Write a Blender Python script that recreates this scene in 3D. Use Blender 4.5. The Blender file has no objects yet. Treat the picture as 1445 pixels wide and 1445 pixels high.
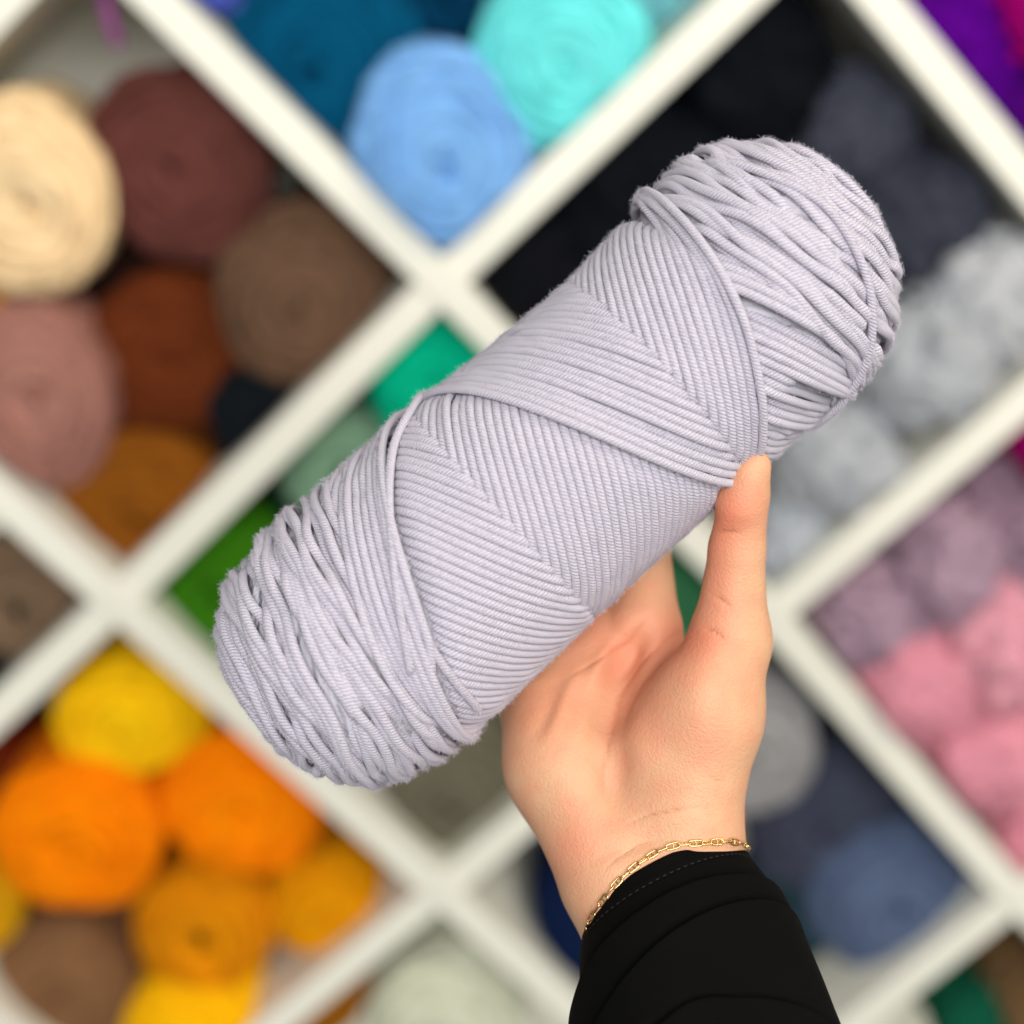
import bpy, math, random
import numpy as np
from mathutils import Matrix, Vector

# ------------------------------------------------------------------ camera, light, exposure
random.seed(7)
rng = np.random.default_rng(7)
sc = bpy.context.scene
col = sc.collection
FOV = math.radians(34.0)
FPX = 722.5 / math.tan(FOV / 2)            # focal length in photo pixels
CELL = 0.33                                # side of one diamond shelf cell (m)
RC = np.array([[0.9983, -0.0372, -0.0442], [0.0206, 0.9436, -0.3305], [0.0540, 0.3290, 0.9428]])
TC = np.array([-0.1296, -0.4531, 3.4235]) * CELL
Z0 = 1.30
S = 0.00023                                # metres per unit at the skein
DH = FPX * S                               # camera to skein axis


def cam2w(c):
    """camera coordinates (right, down, forward) to world"""
    p = (np.asarray(c, float) - TC) @ RC
    return np.stack([p[..., 0], p[..., 2], Z0 - p[..., 1]], -1)


def dir2w(c):
    p = np.asarray(c, float) @ RC
    return np.stack([p[..., 0], p[..., 2], -p[..., 1]], -1)


def loc2w(q):
    """hand-space units (right, down, away; skein axis at 0) to world"""
    q = np.asarray(q, float)
    return cam2w(np.stack([q[..., 0] * S, q[..., 1] * S, DH + q[..., 2] * S], -1))


cam_d = bpy.data.cameras.new('camera')
cam = bpy.data.objects.new('camera', cam_d)
col.objects.link(cam)
ex, ey, ez = dir2w([1, 0, 0]), dir2w([0, 1, 0]), dir2w([0, 0, 1])
cp = cam2w([0, 0, 0])
cam.matrix_world = Matrix(((ex[0], -ey[0], -ez[0], cp[0]), (ex[1], -ey[1], -ez[1], cp[1]),
                           (ex[2], -ey[2], -ez[2], cp[2]), (0, 0, 0, 1)))
cam_d.sensor_width = 36
cam_d.lens = 18 / math.tan(FOV / 2)
cam_d.clip_start = 0.02
cam_d.clip_end = 50
cam_d.dof.use_dof = True
cam_d.dof.focus_distance = DH - 105 * S
cam_d.dof.aperture_fstop = 4.0
cam_d.dof.aperture_blades = 0
sc.camera = cam

world = bpy.data.worlds.new('World')
sc.world = world
world.use_nodes = True
wb = world.node_tree.nodes['Background']
wb.inputs[0].default_value = (1.0, 0.985, 0.96, 1)
wb.inputs[1].default_value = 0.17


def area(name, loc, target, sx, sy, power, color):
    ld = bpy.data.lights.new(name, 'AREA')
    ld.shape = 'RECTANGLE'
    ld.size, ld.size_y, ld.energy, ld.color = sx, sy, power, color
    o = bpy.data.objects.new(name, ld)
    o.location = loc
    o.rotation_euler = (Vector(target) - Vector(loc)).to_track_quat('-Z', 'Y').to_euler()
    col.objects.link(o)
    return o


tgt = tuple(loc2w([150, 50, 0]))
# ceiling light panels of the shop, above and behind the camera
area('ceiling_panel_light', (0.05, -3.0, 2.35), tgt, 2.4, 1.4, 112, (1.0, 0.99, 0.965))
area('ceiling_panel_light', (1.15, -1.05, 2.55), tgt, 0.9, 0.9, 20, (1.0, 0.90, 0.74))
sc.view_settings.view_transform = 'Standard'
sc.view_settings.look = 'None'
sc.view_settings.gamma = 1
sc.view_settings.exposure = 0.0
sc.render.engine = 'CYCLES'
sc.cycles.max_bounces = 8


# ------------------------------------------------------------------ helpers
def lin(r, g, b):
    f = lambda v: (v / 255 / 12.92) if v / 255 <= 0.04045 else ((v / 255 + 0.055) / 1.055) ** 2.4
    return (f(r), f(g), f(b), 1)


def tag(o, label=None, cat=None, group=None, kind=None):
    for k, v in (('label', label), ('category', cat), ('group', group), ('kind', kind)):
        if v:
            o[k] = v
    return o


def empty(name, loc):
    o = bpy.data.objects.new(name, None)
    o.location = tuple(loc)
    o.empty_display_size = 0.02
    col.objects.link(o)
    return o


def mesh_obj(name, verts, faces, mat, parent=None, origin=None, smooth=True, uvs=None, attrs=None):
    """faces: (n,3|4) int array or list; verts are world coordinates"""
    v = np.asarray(verts, float)
    if origin is None:
        origin = np.array(parent.location) if parent is not None else v.mean(0)
    org = np.asarray(origin, float)
    me = bpy.data.meshes.new(name)
    f = np.asarray(faces)
    v = v - org
    n, k = f.shape
    me.vertices.add(len(v))
    me.vertices.foreach_set('co', v.astype(np.float32).ravel())
    me.loops.add(n * k)
    me.loops.foreach_set('vertex_index', f.astype(np.int32).ravel())
    me.polygons.add(n)
    me.polygons.foreach_set('loop_start', np.arange(0, n * k, k, dtype=np.int32))
    me.polygons.foreach_set('use_smooth', np.full(n, smooth, bool))
    if uvs is not None:
        ul = me.uv_layers.new(name='UVMap')
        ul.data.foreach_set('uv', np.asarray(uvs, np.float32).ravel())
    for an, av in (attrs or {}).items():
        at = me.attributes.new(an, 'FLOAT', 'POINT')
        at.data.foreach_set('value', np.asarray(av, np.float32))
    me.update(calc_edges=True)
    me.validate()
    me.materials.append(mat)
    o = bpy.data.objects.new(name, me)
    col.objects.link(o)
    if parent is not None:
        o.parent = parent
        top = np.array(parent.location)
        p = parent.parent
        while p is not None:
            top = top + np.array(p.location)
            p = p.parent
        o.location = tuple(org - top)
    else:
        o.location = tuple(org)
    return o


def frames(path, ref):
    """tangents and two normals along a path; ref = preferred normal per point"""
    t = np.gradient(path, axis=0)
    t /= np.linalg.norm(t, axis=1, keepdims=True) + 1e-12
    n = ref - (ref * t).sum(1, keepdims=True) * t
    n /= np.linalg.norm(n, axis=1, keepdims=True) + 1e-12
    return t, n, np.cross(t, n)


def tube(path, ref, rad, sides=8, flat=1.0, closed=False, cap=True):
    path = np.asarray(path, float)
    m = len(path)
    rad = np.broadcast_to(np.asarray(rad, float), (m,))
    if closed:
        ext = np.vstack([path[-2:], path, path[:2]])
        re = np.vstack([ref[-2:], ref, ref[:2]])
        t, n, b = (a[2:-2] for a in frames(ext, re))
    else:
        t, n, b = frames(path, ref)
    a = np.arange(sides) / sides * 2 * np.pi
    v = (path[:, None] + rad[:, None, None] * (np.cos(a)[None, :, None] * n[:, None] * flat
                                               + np.sin(a)[None, :, None] * b[:, None])).reshape(-1, 3)
    i = np.arange(m if closed else m - 1)[:, None]
    j = np.arange(sides)[None]
    i2 = (i + 1) % m
    j2 = (j + 1) % sides
    f = np.stack([i * sides + j, i * sides + j2, i2 * sides + j2, i2 * sides + j], -1).reshape(-1, 4)
    seg = np.linalg.norm(np.diff(path, axis=0), axis=1)
    L = np.concatenate([[0], np.cumsum(seg)])
    jj = np.broadcast_to(j, (len(i), sides))
    ii = np.broadcast_to(i, (len(i), sides))
    Lx = np.append(L, L[-1] + (np.linalg.norm(path[0] - path[-1]) if closed else 0))
    u0, u1 = Lx[ii], Lx[ii + 1]
    v0, v1 = jj / sides, (jj + 1) / sides
    uv = np.stack([np.stack([u0, v0], -1), np.stack([u0, v1], -1), np.stack([u1, v1], -1), np.stack([u1, v0], -1)], 2).reshape(-1, 2)
    if cap and not closed:
        for e, base in ((0, 0), (m - 1, (m - 1) * sides)):
            v = np.vstack([v, path[e]])
            c = len(v) - 1
            fc = np.stack([np.full(sides, c), base + np.arange(sides), base + (np.arange(sides) + 1) % sides, np.full(sides, c)], -1)
            if e == 0:
                fc = fc[:, [0, 2, 1, 3]]
            fc[:, 3] = fc[:, 2]
            # degenerate quads are turned into thin quads by repeating: keep as tiny triangles below
            capf.append((fc[:, :3]))
        capf.clear()
        v = v[:m * sides]
    return v, f, uv


capf = []


def gauss(a, sig, axis=0, mode='edge'):
    r = int(3 * sig) + 1
    k = np.exp(-0.5 * (np.arange(-r, r + 1) / sig) ** 2)
    k /= k.sum()
    return np.apply_along_axis(lambda x: np.convolve(np.pad(x, r, mode=mode), k, 'valid'), axis, a)


class Noise3:
    """smooth pseudo-random field as a sum of sines"""
    def __init__(self, seed, freq, n=14):
        r = np.random.default_rng(seed)
        d = r.normal(size=(n, 3))
        d /= np.linalg.norm(d, axis=1, keepdims=True)
        self.k = d * freq * r.uniform(0.6, 1.6, (n, 1))
        self.p = r.uniform(0, 6.28, n)
        self.n = n

    def __call__(self, p):
        return np.sin(np.asarray(p) @ self.k.T + self.p).sum(-1) / math.sqrt(self.n) * 1.2


# ------------------------------------------------------------------ materials
def new_mat(name):
    m = bpy.data.materials.new(name)
    m.use_nodes = True
    nt = m.node_tree
    b = nt.nodes['Principled BSDF']
    return m, nt, b


def N(nt, typ, **kw):
    n = nt.nodes.new(typ)
    for k, v in kw.items():
        if k.startswith('i_'):
            key = k[2:]
            n.inputs[int(key) if key.isdigit() else key.replace('_', ' ')].default_value = v
        else:
            setattr(n, k, v)
    return n


def setin(b, name, v):
    if name in b.inputs:
        b.inputs[name].default_value = v


def math_n(nt, op, a, b=None, c=None):
    n = nt.nodes.new('ShaderNodeMath')
    n.operation = op
    for i, x in enumerate((a, b, c)):
        if x is None:
            continue
        if isinstance(x, (int, float)):
            n.inputs[i].default_value = x
        else:
            nt.links.new(x, n.inputs[i])
    return n.outputs[0]


def mix_col(nt, fac, a, b):
    n = nt.nodes.new('ShaderNodeMix')
    n.data_type = 'RGBA'
    for i, x in ((0, fac), (6, a), (7, b)):
        if isinstance(x, (tuple, float, int)):
            n.inputs[i].default_value = x
        else:
            nt.links.new(x, n.inputs[i])
    return n.outputs[2]


def mat_strand(name, color, color2, twist=True):
    """plied yarn: diagonal plies from the strand's own UV, plus fibre noise"""
    m, nt, b = new_mat(name)
    tc = N(nt, 'ShaderNodeTexCoord')
    sep = N(nt, 'ShaderNodeSeparateXYZ')
    nt.links.new(tc.outputs['UV'], sep.inputs[0])
    # one ply every 1.35 mm of strand, wrapped round the strand
    ph = math_n(nt, 'ADD', math_n(nt, 'MULTIPLY', sep.outputs[0], 2 * math.pi / 0.0024), math_n(nt, 'MULTIPLY', sep.outputs[1], 2 * math.pi * 2))
    nz = N(nt, 'ShaderNodeTexNoise', i_Scale=900.0, i_Detail=2.0)
    nt.links.new(tc.outputs['Object'], nz.inputs['Vector'])
    ph = math_n(nt, 'ADD', ph, math_n(nt, 'MULTIPLY', nz.outputs['Fac'], 2.0))
    ply = math_n(nt, 'ABSOLUTE', math_n(nt, 'SINE', math_n(nt, 'MULTIPLY', ph, 1.0)))
    ply = math_n(nt, 'POWER', ply, 0.6)
    fib = N(nt, 'ShaderNodeTexNoise', i_Scale=2600.0, i_Detail=4.0, i_Roughness=0.7)
    nt.links.new(tc.outputs['Object'], fib.inputs['Vector'])
    hgt = math_n(nt, 'ADD', math_n(nt, 'MULTIPLY', ply, 1.0 if twist else 0.2), math_n(nt, 'MULTIPLY', fib.outputs['Fac'], 1.0))
    bp = N(nt, 'ShaderNodeBump', i_Strength=0.9, i_Distance=0.00042)
    nt.links.new(hgt, bp.inputs['Height'])
    nt.links.new(bp.outputs[0], b.inputs['Normal'])
    big = N(nt, 'ShaderNodeTexNoise', i_Scale=60.0, i_Detail=3.0)
    nt.links.new(tc.outputs['Object'], big.inputs['Vector'])
    c = mix_col(nt, math_n(nt, 'MULTIPLY', big.outputs['Fac'], 0.9), color, color2)
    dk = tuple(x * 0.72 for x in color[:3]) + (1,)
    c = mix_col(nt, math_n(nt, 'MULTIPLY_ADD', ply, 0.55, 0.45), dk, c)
    nt.links.new(c, b.inputs['Base Color'])
    setin(b, 'Roughness', 0.85)
    setin(b, 'Specular IOR Level', 0.25)
    setin(b, 'Sheen Weight', 0.22)
    setin(b, 'Sheen Roughness', 0.45)
    return m


def mat_wool(name, color, fluffy=0.0):
    m, nt, b = new_mat(name)
    tc = N(nt, 'ShaderNodeTexCoord')
    n1 = N(nt, 'ShaderNodeTexNoise', i_Scale=45.0 + 40.0 * fluffy, i_Detail=5.0, i_Roughness=0.65)
    nt.links.new(tc.outputs['Object'], n1.inputs['Vector'])
    sep = N(nt, 'ShaderNodeSeparateXYZ')
    nt.links.new(tc.outputs['Object'], sep.inputs[0])
    rad = math_n(nt, 'SQRT', math_n(nt, 'ADD', math_n(nt, 'POWER', sep.outputs[0], 2.0), math_n(nt, 'POWER', sep.outputs[2], 2.0)))
    ring = math_n(nt, 'SINE', math_n(nt, 'ADD', math_n(nt, 'MULTIPLY', rad, 1500.0), math_n(nt, 'MULTIPLY', n1.outputs['Fac'], 14.0)))
    hgt = math_n(nt, 'ADD', math_n(nt, 'MULTIPLY', ring, 0.5), n1.outputs['Fac'])
    bp = N(nt, 'ShaderNodeBump', i_Strength=0.8, i_Distance=0.0015 + 0.002 * fluffy)
    nt.links.new(hgt, bp.inputs['Height'])
    nt.links.new(bp.outputs[0], b.inputs['Normal'])
    lo = tuple(x * (0.84 - (0.26 if max(color[:3]) < 0.8 else 0.08) * fluffy) for x in color[:3]) + (1,)
    dark = 1.6 * fluffy if max(color[:3]) < 0.06 else 0.0
    up = min(1.22 + 0.75 * fluffy + dark, 1.0 / max(color[:3]))
    hi = tuple(x * up for x in color[:3]) + (1,)
    band = math_n(nt, 'SINE', math_n(nt, 'ADD', math_n(nt, 'MULTIPLY', rad, 520.0), math_n(nt, 'MULTIPLY', n1.outputs['Fac'], 9.0)))
    fac = math_n(nt, 'ADD', n1.outputs['Fac'], math_n(nt, 'MULTIPLY', band, 0.0 if fluffy else 0.28))
    nt.links.new(mix_col(nt, fac, lo, hi), b.inputs['Base Color'])
    setin(b, 'Roughness', 0.95)
    setin(b, 'Specular IOR Level', 0.08)
    return m


def mat_paint():
    m, nt, b = new_mat('shelf_paint')
    tc = N(nt, 'ShaderNodeTexCoord')
    n1 = N(nt, 'ShaderNodeTexNoise', i_Scale=9.0, i_Detail=5.0)
    nt.links.new(tc.outputs['Object'], n1.inputs['Vector'])
    nt.links.new(mix_col(nt, n1.outputs['Fac'], lin(221, 219, 205), lin(231, 230, 217)), b.inputs['Base Color'])
    bp = N(nt, 'ShaderNodeBump', i_Strength=0.1, i_Distance=0.001)
    nt.links.new(n1.outputs['Fac'], bp.inputs['Height'])
    nt.links.new(bp.outputs[0], b.inputs['Normal'])
    setin(b, 'Roughness', 0.45)
    return m


def mat_skin():
    m, nt, b = new_mat('skin')
    tc = N(nt, 'ShaderNodeTexCoord')
    at = N(nt, 'ShaderNodeAttribute', attribute_name='crease')
    bl = N(nt, 'ShaderNodeAttribute', attribute_name='blush')
    pr = N(nt, 'ShaderNodeAttribute', attribute_name='palm')
    # creases: narrow grooves at distance 0
    g = math_n(nt, 'EXPONENT', math_n(nt, 'MULTIPLY', math_n(nt, 'POWER', math_n(nt, 'DIVIDE', at.outputs['Fac'], 3.4), 2.0), -1.0))
    n1 = N(nt, 'ShaderNodeTexNoise', i_Scale=75.0, i_Detail=4.0)
    n2 = N(nt, 'ShaderNodeTexNoise', i_Scale=700.0, i_Detail=3.0)
    vo = N(nt, 'ShaderNodeTexVoronoi', i_Scale=1300.0)
    n3 = N(nt, 'ShaderNodeTexNoise', i_Scale=130.0, i_Detail=4.0)
    for n in (n1, n2, vo, n3):
        nt.links.new(tc.outputs['Object'], n.inputs['Vector'])
    ctone = mix_col(nt, n1.outputs['Fac'], lin(194, 147, 112), lin(205, 161, 127))
    ctone = mix_col(nt, math_n(nt, 'MULTIPLY', bl.outputs['Fac'], 0.9), ctone, lin(208, 118, 90))
    mott = math_n(nt, 'MULTIPLY', math_n(nt, 'SUBTRACT', n3.outputs['Fac'], 0.40), 1.25)
    mott = math_n(nt, 'MAXIMUM', mott, 0.0)
    ctone = mix_col(nt, mott, ctone, lin(206, 130, 104))
    ctone = mix_col(nt, math_n(nt, 'MULTIPLY', g, 0.30), ctone, lin(190, 104, 76))
    nt.links.new(ctone, b.inputs['Base Color'])
    ve = N(nt, 'ShaderNodeTexVoronoi', i_Scale=170.0)
    ve.feature = 'DISTANCE_TO_EDGE'
    wn = N(nt, 'ShaderNodeTexNoise', i_Scale=60.0, i_Detail=2.0)
    mpv = N(nt, 'ShaderNodeMapping')
    mpv.inputs['Rotation'].default_value = (0.3, 0.5, 0.6)
    mpv.inputs['Scale'].default_value = (0.45, 1.0, 1.25)
    nt.links.new(tc.outputs['Object'], wn.inputs['Vector'])
    mv = N(nt, 'ShaderNodeMix')
    mv.data_type = 'VECTOR'
    mv.inputs[0].default_value = 0.006
    nt.links.new(tc.outputs['Object'], mv.inputs[4])
    nt.links.new(wn.outputs['Color'], mv.inputs[5])
    nt.links.new(mv.outputs[1], mpv.inputs[0])
    nt.links.new(mpv.outputs[0], ve.inputs['Vector'])
    fine = math_n(nt, 'SUBTRACT', 1.0, math_n(nt, 'MINIMUM', math_n(nt, 'MULTIPLY', ve.outputs['Distance'], 16.0), 1.0))
    fine = math_n(nt, 'MULTIPLY', fine, pr.outputs['Fac'])
    g = math_n(nt, 'ADD', g, math_n(nt, 'MULTIPLY', fine, 0.10))
    h = math_n(nt, 'ADD', math_n(nt, 'MULTIPLY', g, -0.6), math_n(nt, 'MULTIPLY', n2.outputs['Fac'], 0.30))
    h = math_n(nt, 'ADD', h, math_n(nt, 'MULTIPLY', vo.outputs['Distance'], 0.22))
    h = math_n(nt, 'ADD', h, math_n(nt, 'MULTIPLY', n3.outputs['Fac'], 0.25))
    bp = N(nt, 'ShaderNodeBump', i_Strength=0.6, i_Distance=0.0009)
    nt.links.new(h, bp.inputs['Height'])
    nt.links.new(bp.outputs[0], b.inputs['Normal'])
    setin(b, 'Roughness', 0.55)
    setin(b, 'Specular IOR Level', 0.3)
    setin(b, 'Subsurface Weight', 0.14)
    setin(b, 'Subsurface Scale', 0.004)
    b.inputs['Subsurface Radius'].default_value = (1.0, 0.35, 0.2)
    return m


def mat_cloth():
    m, nt, b = new_mat('black_cloth')
    tc = N(nt, 'ShaderNodeTexCoord')
    mp = N(nt, 'ShaderNodeMapping')
    mp.inputs['Scale'].default_value = (1, 1, 1)
    nt.links.new(tc.outputs['UV'], mp.inputs[0])
    w1 = N(nt, 'ShaderNodeTexWave', i_Scale=300.0)
    w1.bands_direction = 'X'
    w2 = N(nt, 'ShaderNodeTexWave', i_Scale=300.0)
    w2.bands_direction = 'Y'
    n1 = N(nt, 'ShaderNodeTexNoise', i_Scale=30.0, i_Detail=4.0)
    nt.links.new(mp.outputs[0], w1.inputs['Vector'])
    nt.links.new(mp.outputs[0], w2.inputs['Vector'])
    nt.links.new(tc.outputs['Object'], n1.inputs['Vector'])
    wv = math_n(nt, 'MULTIPLY', w1.outputs['Fac'], w2.outputs['Fac'])
    bp = N(nt, 'ShaderNodeBump', i_Strength=0.55, i_Distance=0.00025)
    nt.links.new(math_n(nt, 'ADD', wv, math_n(nt, 'MULTIPLY', n1.outputs['Fac'], 2.0)), bp.inputs['Height'])
    nt.links.new(bp.outputs[0], b.inputs['Normal'])
    nt.links.new(mix_col(nt, n1.outputs['Fac'], (0.0014, 0.0014, 0.0013, 1), (0.0034, 0.0033, 0.0031, 1)), b.inputs['Base Color'])
    setin(b, 'Roughness', 0.8)
    setin(b, 'Specular IOR Level', 0.06)
    return m


def mat_plain(name, color, rough=0.6, metal=0.0):
    m, nt, b = new_mat(name)
    tc = N(nt, 'ShaderNodeTexCoord')
    n1 = N(nt, 'ShaderNodeTexNoise', i_Scale=220.0, i_Detail=3.0)
    nt.links.new(tc.outputs['Object'], n1.inputs['Vector'])
    lo = tuple(x * 0.85 for x in color[:3]) + (1,)
    nt.links.new(mix_col(nt, n1.outputs['Fac'], lo, color), b.inputs['Base Color'])
    setin(b, 'Roughness', rough)
    setin(b, 'Metallic', metal)
    return m


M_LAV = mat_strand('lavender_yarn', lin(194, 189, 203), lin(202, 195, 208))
M_CORE = mat_wool('lavender_core', lin(176, 173, 183))
M_PAINT = mat_paint()
M_SKIN = mat_skin()
M_CLOTH = mat_cloth()
M_GOLD = mat_plain('gold', (0.86, 0.58, 0.24, 1), 0.22, 1.0)
M_STITCH = mat_plain('black_thread', (0.005, 0.0048, 0.0048, 1), 0.85)

# ------------------------------------------------------------------ shelf of diamond cells
q5 = math.sqrt(0.5)


def ray_at(px, py, w):
    """world point where the photo ray (px,py) meets the plane y = w; also returns its distance along the view axis"""
    d = dir2w([(px - 722.5) / FPX, (py - 722.5) / FPX, 1.0])
    k = (w - cp[1]) / d[1]
    return cp + d * k, k


seen = {(-1, 0): (108, -105), (0, 0): (622, 399), (1, 0): (1090, 873), (2, 0): (1434, 1272), (0, 1): (1154, -108),
        (0, -1): (165, 853), (1, -1): (625, 1262), (1, 1): (1605, 440)}


def node(i, j):
    base = np.array([(i + j) * q5 * CELL, 0.0, Z0 - (i - j) * q5 * CELL])
    if (i, j) in seen:
        p, _ = ray_at(*seen[(i, j)], 0.0)
        return base + (p - base) * 0.85
    return base


shelf = empty('yarn_shelf', node(1, -1) * np.array([1, 0, 1]) + np.array([0, 0.16, -0.6]))
tag(shelf, 'white painted shelf of diamond-shaped cells filled with balls of yarn', 'shelf')
BT, BD = 0.0248, 0.25


def board(name, a, b, y0, y1, th):
    d = (b - a) / np.linalg.norm(b - a)
    nrm = np.array([-d[2], 0, d[0]])
    h = th / 2
    bev = 0.0012
    # cross-section (across, depth), slightly eased front edges
    cs = [(-h, y1), (-h, y0 + bev), (-h + bev, y0), (h - bev, y0), (h, y0 + bev), (h, y1)]
    v = []
    for p in (a, b):
        for (x, y) in cs:
            v.append(p + nrm * x + np.array([0, y, 0]))
    k = len(cs)
    f = [[i, (i + 1) % k, k + (i + 1) % k, k + i] for i in range(k)]
    f += [[0, 1, 4, 5], [1, 2, 3, 4], [k + 5, k + 4, k + 1, k], [k + 4, k + 3, k + 2, k + 1]]
    return mesh_obj(name, np.array(v), np.array(f), M_PAINT, shelf, origin=(a + b) / 2, smooth=False)


for j in range(-2, 3):                                    # boards sloping down to the right
    for i in range(-2, 3):
        board('board', node(i, j), node(i + 1, j), 0.0 + (i % 2) * 0.0004, BD, BT)
for i in range(-2, 4):                                    # boards sloping up to the right, butted between the others
    for j in range(-2, 2):
        a, b = node(i, j), node(i, j + 1)
        d = (b - a) / np.linalg.norm(b - a)
        board('cross_board', a + d * (BT / 2 - 0.002), b - d * (BT / 2 - 0.002), 0.0025, BD - 0.003, BT)
pv = np.array([[-1.2, BD + 0.004, Z0 - 1.3], [1.4, BD + 0.004, Z0 - 1.3], [1.4, BD + 0.004, Z0 + 0.8], [-1.2, BD + 0.004, Z0 + 0.8]])
pv = np.vstack([pv, pv + np.array([0, 0.008, 0])])
pf = np.array([[0, 1, 2, 3], [7, 6, 5, 4], [0, 4, 5, 1], [1, 5, 6, 2], [2, 6, 7, 3], [3, 7, 4, 0]])
mesh_obj('back_panel', pv, pf, M_PAINT, shelf, smooth=False)


# ------------------------------------------------------------------ balls of yarn on the shelf
def fit_cell(V, P):
    """soft yarn pressed against the boards of its cell"""
    g = (np.array([P[0], Z0 - P[2]]) / CELL) / q5
    i, j = math.floor((g[0] + g[1]) / 2), math.floor((g[0] - g[1]) / 2)
    cor = [node(i, j), node(i + 1, j), node(i + 1, j + 1), node(i, j + 1)]
    mid = sum(cor) / 4
    for a, b in zip(cor, cor[1:] + cor[:1]):
        d = (b - a) / np.linalg.norm(b - a)
        nr_ = np.array([-d[2], 0, d[0]])
        if (mid - a) @ nr_ < 0:
            nr_ = -nr_
        dist = (V - a) @ nr_ - (BT / 2 + 0.0015)
        e = 0.008
        new = np.where(dist > e, dist, e * np.exp(np.clip((dist - e) / e, -40, 0)))
        V = V + (new - dist)[:, None] * nr_
    return V


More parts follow.
